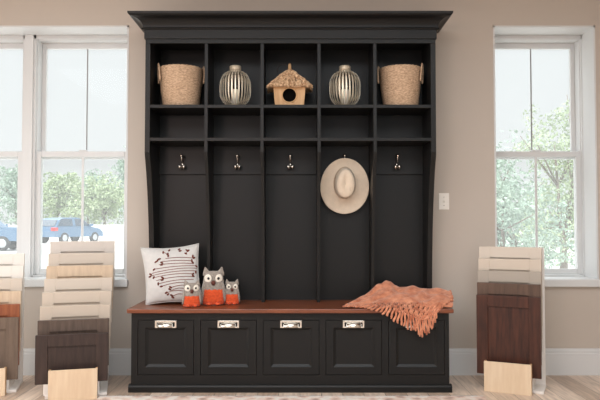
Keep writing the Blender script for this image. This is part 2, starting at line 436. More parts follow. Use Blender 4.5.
# ------------------------------------------------------------------ baskets
SZ = 1.876
def basket(loc, label, rz=0, sc=1.0, flip=1):
    t = thing('basket', label, 'basket', loc, rz, 'woven baskets in the top cubbies')
    f = MB(); H = .270; rows = 27; sub = 4; prof = []
    for i in range(rows*sub+1):
        z = H*i/(rows*sub); r = interp([(0, .118), (.02, .124), (.12, .137), (.2, .1445), (.27, .1475)], z)*sc
        ph = (i % sub)/sub
        prof.append((r+.0028*math.sin(PI*ph)-.001, z))
    rt = prof[-1][0]
    def mod(i, a):
        row = i//sub
        return 1+.010*math.sin(a*44+(row % 2)*PI)*math.sin(PI*(i % sub)/sub)+.006*math.sin(3*a+row*.35)
    inn = [(rt-.012, H-.004), (rt-.014, H*.6), (.112*sc, .02), (0, .012)]
    n0 = len(prof)
    f.lathe([(0, 0)]+prof+inn, (0, 0, 0), 120, sy=.94, mod=lambda i, a: mod(i-1, a) if 0 < i <= n0 else 1)
    f.build('woven_body', M_basket, t)
    f = MB(); f.tube([(rt*math.cos(a)*.985, rt*math.sin(a)*.94*.985, H+.0015*math.sin(a*30)) for a in [2*PI*k/80 for k in range(80)]], .0065, 8, closed=True)
    f.build('rim', M_basket, t)
    for s in (-1, 1):
        f = MB(); pts = []
        for k in range(17):
            a = lerp(-.35, PI+.35, k/16)
            pts.append((s*(rt+.004+.006*math.sin(a)), .052*math.cos(a), H-.065+.095*math.sin(a)))
        f.tube(pts, [.006+.001*math.sin(k*2.2) for k in range(17)], 8); f.build('handle', M_basket, t)
    return t
basket((-.826, -.182, SZ), 'round woven seagrass basket in the far left top cubby', .3)
basket((.698, -.182, SZ), 'round woven seagrass basket in the far right top cubby', -.3, .97)

# ------------------------------------------------------------------ lanterns
def lantern():
    t = thing('lantern', '', 'lantern', (0, 0, 0), 0, 'slatted lanterns in the cubbies')
    H = .268
    def rad(z):
        u = (z-.014)/(H-.028); return .034+.014*u+(.074-.014*u)*(max(0, 1-abs(2*u-1)**2.8)**.60)
    f = MB(); f.lathe([(0, 0), (.038, 0), (.042, .004), (.042, .014), (.034, .018), (0, .018)], n=32); f.build('base', M_slat, t)
    f = MB(); f.lathe([(0, .018), (.025, .018), (.028, .02), (.028, .126), (.026, .130), (.008, .127), (0, .127)], n=24)
    c = f.build('candle', M_candle, t); f = MB(); f.tube([(0, 0, .126), (.001, 0, .138)], .0012, 6); f.build('wick', M_pupil, c)
    N = 28
    for k in range(N):
        a = 2*PI*k/N+.1; f = MB(); rows = []
        for i in range(19):
            z = .014+(H-.030)*i/18; r = rad(z)
            w = .0044; e = Vector((math.cos(a), math.sin(a), 0)); tt = Vector((-math.sin(a), math.cos(a), 0))
            rows.append([e*r-tt*w+Vector((0, 0, z)), e*r+tt*w+Vector((0, 0, z)), e*(r-.0014)+tt*w+Vector((0, 0, z)), e*(r-.0014)-tt*w+Vector((0, 0, z))])
        f.grid(rows, closeu=True, smooth=False); f.build('slat', M_slat, t)
    f = MB(); f.lathe([(.052, H-.024), (.06, H-.024), (.06, H-.016), (.040, H-.012), (.040, H-.020), (.052, H-.024)], n=36); f.build('ring', M_slat, t)
    f = MB(); f.lathe([(.034, H-.016), (.0405, H-.016), (.0405, H+.022), (.036, H+.027), (.0, H+.027)], n=32); f.build('cap', M_cap, t)
    return t
L1 = lantern(); L1.location = (-.449, -.185, SZ); L1['label'] = 'bowed slat lantern with pale candle between the far left basket and the birdhouse'
L2 = copy_tree(L1); L2.location = (.312, -.185, SZ); L2.rotation_euler.z = .14; L2['label'] = 'bowed slat lantern with pale candle between the birdhouse and the far right basket'

# ------------------------------------------------------------------ birdhouse
bh = thing('birdhouse', 'small wooden birdhouse with round hole and shaggy thatched roof in the middle top cubby', 'birdhouse', (-.072, -.195, SZ))
f = MB(); hw, hb, H, dp = .112, .098, .165, .075
hz, hr = .075, .050
fr = []; N = 48
def outl(a, z0=0):
    # point on the trapezium outline hit by angle a from the hole centre
    c, s = math.cos(a), math.sin(a); best = 9
    for (x1, z1, x2, z2) in ((-hb, 0, hb, 0), (hb, 0, hw, H), (hw, H, -hw, H), (-hw, H, -hb, 0)):
        ex, ez = x2-x1, z2-z1; det = c*(-ez)+ex*s
        if abs(det) < 1e-9: continue
        t_ = (x1*(-ez)+ex*(z1-hz))/det; u_ = (c*(z1-hz)-s*x1)/det
        if t_ > 0 and -1e-6 <= u_ <= 1+1e-6: best = min(best, t_)
    return c*best, hz+s*best
angs = sorted([2*PI*k/N for k in range(N)]+[math.atan2(z-hz, x) % (2*PI) for x, z in ((-hb, 0), (hb, 0), (hw, H), (-hw, H))])
o_ = [(*outl(a),) for a in angs]
rows = [[(hr*math.cos(a), -dp+.012, hz+hr*math.sin(a)) for a in angs], [(hr*math.cos(a), -dp, hz+hr*math.sin(a)) for a in angs], [(x, -dp, z) for x, z in o_], [(x, dp, z) for x, z in o_]]
f.grid(rows, smooth=False, closeu=True); f._add([(x, dp, z) for x, z in o_], [tuple(range(len(o_)))])
f.build('house_body', M_birchh, bh)
f = MB(); f.box(-.088, .088, -dp+.030, dp-.004, .008, .155); f.build('hole_shade_block', M_holeshade, bh)  # inner block painted black so the hole reads as shaded
f = MB(); f.tube([(hr*math.cos(a), -dp-.001, hz+hr*math.sin(a)) for a in [2*PI*k/40 for k in range(40)]], .0045, 8, closed=True); f.build('hole_rim', M_birchh, bh)
f = MB(); rnd = random.Random(3)                     # thatch: under-pyramid and straw strands
ap = Vector((0, 0, .268)); ew, ez, ed_ = .147, .132, .108
cor = [Vector((-ew, -ed_, ez)), Vector((ew, -ed_, ez)), Vector((ew, ed_, ez)), Vector((-ew, ed_, ez))]
f._add([tuple(c*.96+Vector((0, 0, .003))) for c in cor]+[tuple(ap)], [(0, 1, 4), (1, 2, 4), (2, 3, 4), (3, 0, 4), (3, 2, 1, 0)])
for sd in range(4):
    a, b = cor[sd], cor[(sd+1) % 4]
    for k in range(210 if sd == 0 else 110):
        u = rnd.random(); lo = 0 if rnd.random() < .3 else rnd.uniform(.05, .8); ln = rnd.uniform(.26, .36)
        e = a.lerp(b, u)
        p1 = e.lerp(ap, min(.99, lo+ln)); p0 = e.lerp(ap, lo)
        nrm = (b-a).cross(ap-a).normalized()
        if nrm.z < 0: nrm = -nrm
        p0 = p0+nrm*rnd.uniform(.005, .013)+Vector((rnd.uniform(-.006, .006), rnd.uniform(-.004, .004), rnd.uniform(-.016, .0) if lo == 0 else 0))
        p1 = p1+nrm*.003
        f.tube([p1, p1.lerp(p0, .5)+nrm*.002, p0], [.0026, .004, .0034], 5)
f.build('thatched_roof', M_thatch, bh)
f = MB(); f.tube([(0, 0, .255), (.001, 0, .29), (0, 0, .308)], [.013, .011, .009], 10); f.build('roof_peg', M_birchh, bh)
f = MB(); f.tube([(-.005+.04*(math.cos(a)-1), .012, .272+.034*math.sin(a)) for a in [PI*k/14*1.25-.2 for k in range(15)]], .0035, 6); f.build('hanging_cord', M_dark, bh)

# ------------------------------------------------------------------ hat
ht = thing('sun_hat', 'cream wide brimmed hat hanging on the fourth coat hook of the hutch', 'hat', (.314, -.088, 1.342)); ht.rotation_euler = (R(8), 0, R(2))
f = MB(); NA = 64; rows = []
def hatpt(r, a, k):
    c, s = math.cos(a), math.sin(a); return c, s
prof = []          # (t outward, depth toward viewer) parametric from crown centre to brim edge
def crown_pt(u, a):   # u 0..1 top of crown, 1..2 wall, 2..3 brim
    c, s = math.cos(a), math.sin(a)
    egg = 1-.07*s
    if u <= 1:
        rx, rz = .058*u*egg, .092*u
        dent = .020*math.exp(-((c*rx)/.020)**2)*math.exp(-((s*rz-.006)/.060)**2)*(1 if u < .98 else .6)
        pin = .0
        if s < 0: pin = .006*math.exp(-((abs(c*rx)-.04)/.014)**2)*math.exp(-((s*rz+.045)/.02)**2)
        y = -.112+.012*u**3+dent*.9+pin
    elif u <= 2:
        w = u-1; rx = (.058+.016*w**.7)*egg; rz = .092+.017*w**.7; y = lerp(-.100, -.006, w**1.1)
        rx -= .0
    else:
        w = u-2; rx = lerp(.074*egg, .172-.006*s, w); rz = lerp(.109, .197, w)
        y = -.006+.006*w-.020*w*w*abs(c)**1.5-.010*w**3*(1-abs(c))+.004*math.sin(2*a+1)*w
    return Vector((c*rx, y, s*rz+(.024*max(0, min(1, 3-u)) if u > 2 else .024)))
for u in [i/7 for i in range(8)]+[1+i/8 for i in range(1, 9)]+[2+i/12 for i in range(1, 13)]:
    rows.append([crown_pt(max(u, .001), 2*PI*j/NA) for j in range(NA)])
f.grid(rows, closeu=True); f._add([tuple(p) for p in rows[0]], [tuple(range(NA))], smooth=True)
o = f.build('hat_body', M_hat, ht)
md = o.modifiers.new('s', 'SOLIDIFY'); md.thickness = .003; md.offset = 0
f = MB(); f.grid([[crown_pt(1+w, 2*PI*j/NA)+Vector((math.cos(2*PI*j/NA), -.0, math.sin(2*PI*j/NA)))*.0035 for j in range(NA)] for w in (.72, .8, .9, .99)], closeu=True)
f.build('hat_band', M_band, ht)

# ------------------------------------------------------------------ pillow
pl = thing('throw_pillow', 'square off-white cushion embroidered with rust twigs leaning at left end of the bench', 'cushion', (-.86, -.33, ZB))
TL, TR, BL, BR = Vector((-1.090, -.225, .914)), Vector((-.698, -.185, .940)), Vector((-1.030, -.305, .534)), Vector((-.655, -.27, .534))
nn = (TR-TL).cross(BL-TL).normalized()
if nn.y > 0: nn = -nn
def pil(u, v, side=1, extra=0):
    uu = u*(1-.085*(1-v*v)*abs(u)); vv = v*(1-.10*(1-u*u)*abs(v))
    a = (uu+1)/2; b = (vv+1)/2
    p = BL.lerp(BR, a).lerp(TL.lerp(TR, a), b)
    th = .058*max(0, (1-abs(u)**2.4)*(1-abs(v)**2.4))**.55
    wr = .0035*noise.noise(Vector((u*3, v*3, 1.3)))*(1-u*u*v*v)
    return p+nn*(side*th+wr+extra)
f = MB(); n = 36
for s in (1, -1):
    f.grid([[pil(lerp(-1, 1, i/n), lerp(-1, 1, j/n), s) for i in range(n+1)] for j in range(n+1)])
bmesh.ops.remove_doubles(f.bm, verts=f.bm.verts, dist=2e-4)
f.build('cushion_cover', M_linen, pl, True)
f = MB(); pts = [pil(lerp(-1, 1, i/20), 1, 0) for i in range(20)]+[pil(1, lerp(1, -1, i/20), 0) for i in range(20)]+[pil(lerp(1, -1, i/20), -1, 0) for i in range(20)]+[pil(-1, lerp(-1, 1, i/20), 0) for i in range(20)]
f.tube(pts, .0028, 6, closed=True); f.build('piping', M_linen, pl, True)
def uv(x, y):
    s = (y-42)/312; return 2*(x-(30+30*s))/315-1, 1-2*s
f = MB()
for (a, b, c, d) in ((170, 112, 322, 118), (150, 130, 322, 134), (135, 147, 330, 149), (108, 170, 348, 160), (90, 192, 352, 172), (80, 206, 350, 186), (100, 216, 335, 202), (118, 232, 335, 216), (132, 250, 332, 232), (150, 264, 300, 248), (196, 276, 300, 264), (205, 290, 280, 280), (180, 302, 275, 294), (212, 324, 270, 312), (160, 74, 185, 96), (282, 90, 295, 74)):
    pts = []
    for i in range(15):
        t_ = i/14; u, v = uv(lerp(a, c, t_), lerp(b, d, t_)+7*math.sin(PI*t_)*(-1 if b > 180 else -.6)); pts.append(pil(u, v, 1, .0012))
    f.tube(pts, .0021, 5)
f.build('twig_stitching', M_thread, pl, True)
rnd = random.Random(5)
for (x, y) in ((155, 72), (187, 60), (180, 84), (184, 96), (240, 58), (247, 70), (280, 90), (292, 74), (284, 70), (116, 130), (126, 122), (136, 114), (150, 136), (149, 148), (322, 108), (330, 118), (318, 132), (324, 142), (105, 172), (82, 196), (78, 208), (102, 214), (155, 218), (153, 230), (348, 162), (328, 202), (330, 213), (345, 192), (130, 250), (148, 265), (200, 272), (196, 284), (176, 302), (186, 312), (206, 318), (212, 330)):
    u, v = uv(x, y); p = pil(u, v, 1, .001); a = rnd.choice((.6, -.6, 1.0, .2, 1.5))
    t1 = (pil(u+.02, v, 1)-pil(u-.02, v, 1)).normalized(); t2 = (pil(u, v+.02, 1)-pil(u, v-.02, 1)).normalized()
    e1 = t1*math.cos(a)+t2*math.sin(a); e2 = t1.cross(t2)
    e3 = e2.cross(e1)
    M3 = Matrix((e1, e3, e2)).transposed()
    f = MB(); f.ball(p, (.0120, .0066, .0045), 10, 0, M3); f.build('leaf_stitch', M_leafst, pl, True)

# ------------------------------------------------------------------ plush owls
def owl(label, x, y, w, h, rz=0):
    t = thing('plush_owl', label, 'plush toy', (x, y, ZB), rz, 'knitted plush owls on the bench')
    def ring(z, e=0, n=40):
        u = z/h
        hw = w/2*interp([(0, .78), (.06, .93), (.2, 1.0), (.45, .99), (.7, .93), (.88, .84), (.96, .72), (1, .5)], u)+e
        hd = w*.34*interp([(0, .7), (.1, .95), (.35, 1.05), (.7, .85), (.9, .55), (1, .22)], u)+e
        pts = []
        for j in range(n):
            a = 2*PI*j/n; c, s = math.cos(a), math.sin(a)
            pts.append(Vector((hw*math.copysign(abs(c)**.72, c), hd*math.copysign(abs(s)**.85, s), z)))
        return pts
    hb_ = h*.90
    f = MB(); rows = [ring(h*k/22*.999) for k in range(23)]
    rows = [[Vector((p.x, p.y, p.z*.90)) for p in r_] for r_ in rows]
    f.grid(rows, closeu=True); f._add([tuple(p) for p in rows[0]], [tuple(range(40))]); f._add([tuple(p) for p in rows[-1]], [tuple(range(40))])
    f.build('owl_body', M_ogrey, t)
    for s in (-1, 1):
        f = MB(); bx = s*w*.30
        f.lathe([(w*.19, 0), (w*.15, h*.07), (w*.08, h*.15), (w*.025, h*.21), (0, h*.215)], (0, 0, 0), 16, sy=.55)
        bmesh.ops.transform(f.bm, matrix=Matrix.Translation((bx, 0, h*.80)) @ Matrix.Rotation(s*.22, 4, 'Y'), verts=f.bm.verts)
        f.build('ear', M_ogrey, t)
    f = MB(); n = 80; rows = []
    for k in range(17):
        z = h*.02+h*.40*k/16
        r_ = ring(z/.90*1.0, .0035+.0018*math.sin(k/16*PI*10), n)
        for j, p in enumerate(r_): p.z = z+.003*math.sin(j*PI/2)*1.0; 
        rows.append(r_)
    f.grid(rows, closeu=True); o = f.build('knitted_skirt', M_oor, t)
    def front(x_, z_):       # y of body front at that spot
        u = z_/.90/h
        hw = w/2*interp([(0, .78), (.2, 1.0), (.7, .93), (.88, .84), (1, .5)], u); hd = w*.34*interp([(0, .7), (.1, .95), (.35, 1.05), (.7, .85), (.9, .55), (1, .22)], u)
        q = min(.98, abs(x_)/hw); return -hd*(1-q**(2/.72))**(.85/2)
    for s in (-1, 1):
        ex, ez_ = s*w*.245, h*.715; er = w*.175; yy = front(ex*.8, ez_)-.002
        Mx = Matrix.Rotation(s*-.35, 3, 'Z') if False else Matrix.Rotation(s*.38, 3, 'Z')
        f = MB(); f.ball((ex, yy, ez_), (er, .006, er*1.08), 24, 0, Mx); e = f.build('eye', M_eye, t)
        f = MB(); f.ball((ex+(-s)*er*.12, yy-.007, ez_), (er*.36, .005, er*.36), 16, 0, Mx); f.build('pupil', M_pupil, e)
        f = MB(); f.ball((s*w*.465, -w*.12, h*.36), (w*.085, w*.2, h*.29), 16, 0, Matrix.Rotation(-s*.12, 3, 'Y')); f.build('wing', M_ogrey, t)
        f = MB(); f.ball((s*w*.2, front(0, h*.05)-.006, .010), (w*.14, .018, .010), 14); f.build('foot', M_oor, t)
    f = MB(); f.ball((0, front(0, h*.60)-.007, h*.60), (w*.10, .014, w*.115), 14); f.build('beak', M_beak, t)
    return t
owl('large grey knitted owl with orange skirt, tallest of three beside the cushion', -.582, -.280, .148, .250, .12)
owl('small grey knitted owl with orange skirt directly in front of the cushion', -.712, -.380, .114, .172, .2)
owl('smallest grey knitted owl with orange skirt on the right of the large owl', -.459, -.262, .095, .168, .1)

# ------------------------------------------------------------------ throw blanket
def catmull(P, t):
    n = len(P)-1; x = max(0, min(n-1e-6, t*n)); i = int(x); u = x-i
    p0, p1, p2, p3 = P[max(i-1, 0)], P[i], P[i+1], P[min(i+2, n)]
    return .5*((2*p1)+(p2-p0)*u+(2*p0-5*p1+4*p2-p3)*u*u+(3*p1-p0-3*p2+p3)*u**3)
V = Vector
TH = [[V((.36, -.22, .545)), V((.46, -.15, .555)), V((.57, -.10, .58)), V((.68, -.10, .57)), V((.80, -.10, .56)), V((.92, -.12, .56)), V((1.00, -.16, .56))],
      [V((.345, -.30, .548)), V((.46, -.24, .602)), V((.575, -.18, .680)), V((.655, -.19, .650)), V((.78, -.20, .632)), V((.92, -.22, .628)), V((1.008, -.25, .612))],
      [V((.325, -.36, .547)), V((.45, -.31, .582)), V((.585, -.27, .634)), V((.67, -.29, .612)), V((.79, -.30, .630)), V((.92, -.31, .606)), V((1.005, -.32, .608))],
      [V((.31, -.40, .546)), V((.44, -.37, .563)), V((.585, -.37, .592)), V((.69, -.39, .604)), V((.80, -.40, .590)), V((.90, -.40, .600)), V((.995, -.39, .580))],
      [V((.30, -.43, .545)), V((.44, -.425, .553)), V((.57, -.44, .562)), V((.68, -.47, .566)), V((.78, -.49, .566)), V((.86, -.49, .566)), V((.945, -.46, .572))],
      [V((.295, -.45, .543)), V((.44, -.465, .545)), V((.56, -.485, .548)), V((.655, -.522, .530)), V((.74, -.532, .502)), V((.81, -.532, .480)), V((.865, -.526, .505))]]
def tpt(u, v):
    rr = [catmull(r_, u) for r_ in TH]; p = catmull(rr, v)
    w = math.sin(PI*min(1, v*1.1))
    p = p+V((0, 0, 1))*(.016*noise.noise(V((u*9+v*3, v*5, 2)))+.009*noise.noise(V((u*17+v*6, v*11, 7)))+.0016*math.sin(v*150))*(.3+w)*.9
    if p.y > -.50: p.z = max(p.z, ZB+.009)
    else: p.y = min(p.y, -.514)
    return p
thr = thing('fringed_throw', 'terracotta knitted throw with knotted fringe draped over the right end of the bench', 'throw blanket', (.68, -.35, ZB))
VC = .80
f = MB(); nu, nv = 90, 50
f.grid([[tpt(i/nu, j/nv*VC) for i in range(nu+1)] for j in range(nv+1)])
# lower folded layer peeping out on the right
LL = [[V((.50, -.14, .542)), V((.75, -.12, .545)), V((.98, -.13, .545))], [V((.50, -.25, .560)), V((.75, -.25, .58)), V((1.005, -.25, .585))],
      [V((.5, -.36, .553)), V((.75, -.38, .575)), V((1.005, -.36, .572))], [V((.5, -.42, .545)), V((.78, -.45, .56)), V((.99, -.45, .556))], [V((.52, -.44, .542)), V((.8, -.475, .545)), V((.975, -.485, .543))]]
def lpt(u, v):
    p = catmull([catmull(r_, u) for r_ in LL], v); p.z += .005*noise.noise(V((u*8, v*8, 4))); p.z = max(p.z, ZB+.008); return p
f.grid([[lpt(i/30, j/24) for i in range(31)] for j in range(25)])
o = f.build('blanket', M_throw, thr, True)
md = o.modifiers.new('s', 'SOLIDIFY'); md.thickness = .009; md.offset = -.0
# fringe
EE = [V((.275, -.475, .541)), V((.36, -.492, .541)), V((.46, -.516, .528)), V((.55, -.524, .485)), V((.64, -.525, .435)), V((.72, -.527, .400)), V((.775, -.528, .372)), V((.83, -.528, .41)), V((.86, -.525, .47))]
f = MB(); NS = 33; rnd = random.Random(11)
EDGE_Y, EDGE_Z = -.519, .540
def spath(u):
    a = tpt(min(.999, u*.98+.01), VC); b = tpt(min(.999, u*.98+.01), 1); e = catmull(EE, u)
    P = [a, a.lerp(b, .5), b]
    if b.y > -.512 and e.z < .525: P.append(V((lerp(b.x, e.x, .35), EDGE_Y, EDGE_Z)))
    P.append(e); return P
def spos(k, t_):
    P = spath(k/(NS-1)); L = [0]
    for p, q in zip(P, P[1:]): L.append(L[-1]+(q-p).length)
    d = t_*L[-1]
    for i in range(len(P)-1):
        if d <= L[i+1]+1e-9: return P[i].lerp(P[i+1], (d-L[i])/max(1e-6, L[i+1]-L[i]))
    return P[-1].copy()
KN = .19; NET = KN*3
for k in range(NS):
    for s in (-1, 1):
        pts = []; rad = []; ext = rnd.uniform(.96, 1.08)
        for i in range(21):
            t_ = i/20*ext; p = spos(k, min(1, t_))
            if t_ > 1: p = p+(spos(k, 1)-spos(k, .95))*((t_-1)/.05)
            q = spos(min(NS-1, k+1), min(1, t_)) if k < NS-1 else p+V((.012, 0, 0)); sp = (q-p)*.5
            if t_ < NET:
                tri = abs((t_/KN+(k % 2)) % 2-1); off = sp*s*tri
            else: off = sp*s*.20+V((.003*math.sin(t_*14+k*2), 0, 0))
            pts.append(p+off+V((0, -.004-.004*noise.noise(V((k*.7, t_*6, s))), .005))); rad.append(.0036 if t_ < NET else .0052)
        f.tube(pts, rad, 6)
    for li in (1, 2, 3):
        if (li+k) % 2 == 1 or li == 3: f.ball(spos(k, KN*li)+V((0, -.006, .006)), .0082, 8)
f.build('knotted_fringe', M_throw, thr, True)
f = MB()                                             # bobbly edging on the right-hand folded edge
for k in range(16):
    p = tpt(1, k/15*.8+.05); f.ball(p+V((.004, 0, 0)), .008, 8)
f.build('edging', M_throw, thr, True)

# ------------------------------------------------------------------ light switch
sw = thing('light_switch', 'white rectangular toggle light switch plate on the wall right of the hutch', 'light switch', (1.034, 0, 1.236))
f = MB(); f.box(-.037, .037, -.006, 0, -.06, .06, .003); f.build('switch_plate', M_plate, sw)
f = MB(); f.prism([(-.006, -.011), (-.018, .006), (-.016, .011), (-.006, .011)], -.005, .005, 'x'); f.build('toggle', M_plate, sw)
for z in (-.03, .03):
    f = MB(); f.lathe([(0, -.0075), (.0035, -.007), (.0035, -.006)], (0, 0, z), 12, axis='y'); f.build('screw', M_nick, sw)

# ------------------------------------------------------------------ rug
rg = thing('area_rug', 'faded pink and cream woven rug on the plank floor before the bench', 'rug', (-.06, -1.4, 0))
RX0, RX1, RY0, RY1 = -1.24, 1.14, -2.3, -.61
f = MB(); f.box(RX0, RX1, RY0, RY1, .0005, .012, .004); f.build('rug_pile', M_rug, rg, True)
f = MB(); rnd = random.Random(2)
for (a, b, ax) in ((RX0, RX1, 'x'),):
    x = RX0
    while x < RX1:
        L = rnd.uniform(.02, .035); f.tube([(x, RY1-.004, .007), (x+rnd.uniform(-.006, .006), RY1+L*.6, .008), (x+rnd.uniform(-.01, .01), RY1+L, .003)], .0028, 5); x += .009
f.build('rug_fringe', M_linen, rg, True)

# ------------------------------------------------------------------ cabinet door sample racks
def panel_door(w, h, m, st=.072, t=.024, name='sample_door', parent=None):
    """shaker style door: local origin at the lower left corner of its front face"""
    fr_ = MB()
    fr_.box(0, st, 0, t, 0, h, .0015); fr_.box(w-st, w, 0, t, 0, h, .0015)
    fr_.box(st, w-st, 0, t, 0, st, .0015); fr_.box(st, w-st, 0, t, h-st, h, .0015)
    fr_.build('door_frame', m, parent)
    pn = MB(); pn.box(st-.004, w-st+.004, .014, t-.003, st-.004, h-st+.004); pn.build('door_panel', m, parent)
def rack(origin, rz, w, h, n, dy, dz, z0, mats, labels, group, name_label, du=0, boardw=0, block=None, backh=.0):
    ex = V((math.cos(rz), math.sin(rz), 0)); ey = V((-math.sin(rz), math.cos(rz), 0)); O = V(origin)
    def W(u, v, z): return O+ex*u+ey*v+V((0, 0, z))
    t = thing('display_rack', name_label, 'display rack', tuple(O), rz)
    D = dy*(n-1)+.03
    f = MB(); f.box(.06, w-.004+boardw, -.012, D+.03, 0, .018, .002); f.build('base_board', M_rackw, t)
    f = MB(); f.box(.06+boardw, w-.006+boardw, D+.008, D+.024, .018, z0+dz*(n-1)+h*.995, .002); f.build('back_board', M_rackw, t)
    for k in range(n):
        f = MB(); za = z0+dz*k; f.box(.05, w-.05, k*dy+.0005, k*dy+min(dy, .055)-.0005, .018, za-.0005); f.build('step', M_rackw, t)
    for k in range(n):
        p = W(du*k, dy*k, z0+dz*k)
        d = thing('sample_door', labels[k], 'cabinet door sample', tuple(p), rz, group)
        panel_door(w, h, mats[k], parent=d)
    if block:
        bu, bw, bh_, blabel = block
        p = W(bu, -.082, .0)
        d = thing('drawer_sample', blabel, 'drawer sample', tuple(p), rz)
        f = MB(); f.box(0, bw, 0, .014, 0, bh_, .0015); f.build('drawer_front', M_birch, d)
        f = MB(); f.box(0, .012, .0142, .05, 0, bh_-.002, .001); f.build('drawer_side', M_birchh, d)
        f = MB(); f.box(bw-.012, bw, .0142, .05, 0, bh_-.002, .001); f.build('drawer_side', M_birchh, d)
def paint(n, c, **k): return mat(n, c, .45, spec=.4, **k)
def stain(n, c, c2): return mat(n, c, .4, spec=.4, rgb2=c2, vscale=5, stretch=(9, 9, 1), bump=.03)
P_wh = paint('paint_white', (232, 226, 218)); P_wh2 = paint('paint_soft_white', (212, 203, 194)); P_li = paint('paint_linen', (206, 194, 180))
P_bg = paint('paint_beige', (202, 188, 172)); P_tp = paint('paint_taupe', (196, 182, 166)); P_gr = paint('paint_greige', (168, 158, 146))
S_mp = stain('stain_maple', (200, 176, 150), (216, 194, 168)); S_gb = stain('stain_grey_brown', (74, 60, 52), (98, 82, 72))
S_es = stain('stain_espresso', (46, 34, 30), (66, 50, 44)); S_ch = stain('stain_cherry', (48, 24, 16), (84, 46, 32)); S_or = stain('stain_amber', (130, 70, 42), (160, 94, 60))
S_ta = stain('stain_driftwood', (98, 82, 70), (118, 100, 86)); S_wal = stain('stain_walnut', (74, 56, 46), (106, 82, 68))
rack((-1.628, -.647, 0), R(15), .430, .30, 8, .070, .0808, .088,
     [S_es, S_gb, P_tp, P_bg, P_li, S_mp, P_li, P_wh2],
     ['dark espresso wood door sample at the front of the middle-left rack', 'grey-brown stained door sample just behind the espresso one', 'taupe painted door sample, third from the front of the eight-door rack',
      'beige painted door sample, fourth from the front of the eight-door rack', 'linen coloured door sample just in front of the pale maple one in the eight-door rack',
      'pale natural maple door sample, third from the top of the eight-door rack', 'cream door sample, second from the top of the eight-door rack', 'off-white door sample at the very back and top of the eight-door rack'],
     'stepped door samples left of the bench', 'white stepped display rack holding eight doors between the left window and the bench', du=.004, block=(.086, .285, .186, 'pale birch drawer sample standing before the espresso door left of the bench'))
ex_ = V((math.cos(R(15)), math.sin(R(15)), 0))
o3 = V((-1.81, -.469, 0))-ex_*.41
rack(tuple(o3), R(15), .41, .395, 6, .044, .080, .080,
     [S_ta, S_or, S_mp, P_li, P_wh, P_wh],
     ['grey-brown driftwood door sample at the front of the rack cut by the left picture edge', 'amber orange wood door sample at the left picture edge', 'pale maple door sample right behind the amber one at the left picture edge',
      'linen door sample with visible panel line at the left picture edge', 'white door sample, second from the top at the left picture edge', 'white door sample, topmost at the left picture edge'],
     'stepped door samples at the left edge', 'white stepped display rack of six doors below the leftmost window', block=(.06, .29, .172, 'pale birch drawer sample at the bottom left corner before the driftwood door'))
rack((1.167, -.347, 0), R(-25), .40, .515, 5, .0315, .0785, .092,
     [S_ch, S_wal, P_gr, P_bg, P_li],
     ['dark cherry wood door sample at the front of the right rack', 'brown walnut door sample just behind the cherry one', 'greige painted door sample in the middle of the right rack', 'beige door sample, second from the top of the right rack', 'light linen door sample at the back and top of the right rack'],
     'stepped door samples right of the bench', 'white stepped display rack holding five doors below the right window', boardw=.018, block=(.058, .29, .192, 'pale birch drawer sample standing before the dark cherry door'))

# ------------------------------------------------------------------ outside
GZ = -.22
f = MB(); f.box(-70, 70, WT+.3, 130, GZ-.2, GZ); struct(f.build('ground', M_asph))
def foliage_tree(label, x, y, trunk_h, crown, n, leaf, m, seed, group, name='tree', sparse=1.0):
    """crown: list of (dx,dy,z,rx,rz) blobs"""
    rnd = random.Random(seed)
    t = thing(name, label, 'tree', (x, y, GZ), 0, group)
    f = MB()
    f.tube([(0, 0, 0), (.03, 0, trunk_h*.5), (-.02, 0, trunk_h)], [leaf*.9+.05, .06+leaf*.4, .04+leaf*.2], 8)
    for (dx, dy, z, rx, rz_) in crown:
        f.tube([(-.02, 0, trunk_h*.7), (dx*.5, dy*.5, lerp(trunk_h, z, .4)), (dx, dy, z)], [.05+leaf*.15, .035, .015], 6)
        for q in range(5):
            a = rnd.uniform(0, 2*PI); f.tube([(dx*.6, dy*.6, lerp(trunk_h, z, .5)), (dx+rx*.8*math.cos(a), dy+rx*.8*math.sin(a), z+rz_*rnd.uniform(-.5, .8))], [.022, .008], 5)
    f.build('trunk', M_bark, t)
    vs = []; fs = []
    tot = sum(c[3]*c[3]*c[4] for c in crown)
    for (dx, dy, z, rx, rz_) in crown:
        k = int(n*rx*rx*rz_/tot)
        cl = [V((rnd.gauss(0, .5), rnd.gauss(0, .5), rnd.gauss(0, .5))) for _ in range(max(6, k//26))]
        for _ in range(k):
            c = rnd.choice(cl); p = V((c.x+rnd.gauss(0, .11), c.y+rnd.gauss(0, .11), c.z+rnd.gauss(0, .09)))
            if p.length > 1.15: continue
            P0 = V((dx+p.x*rx, dy+p.y*rx, z+p.z*rz_))
            a = V((rnd.uniform(-1, 1), rnd.uniform(-1, 1), rnd.uniform(-1, 1))).normalized(); b = a.cross(V((rnd.uniform(-1, 1), rnd.uniform(-1, 1), rnd.uniform(-1, 1)))).normalized()
            s = leaf*rnd.uniform(.6, 1.3); i = len(vs)
            vs += [tuple(P0-a*s), tuple(P0-b*s*.45), tuple(P0+a*s), tuple(P0+b*s*.45)]; fs.append((i, i+1, i+2, i+3))
    me = bpy.data.meshes.new('foliage'); me.from_pydata(vs, [], fs); me.materials.append(m)
    o = bpy.data.objects.new('foliage', me); col.objects.link(o); o.parent = t
    return t
rt = random.Random(21)
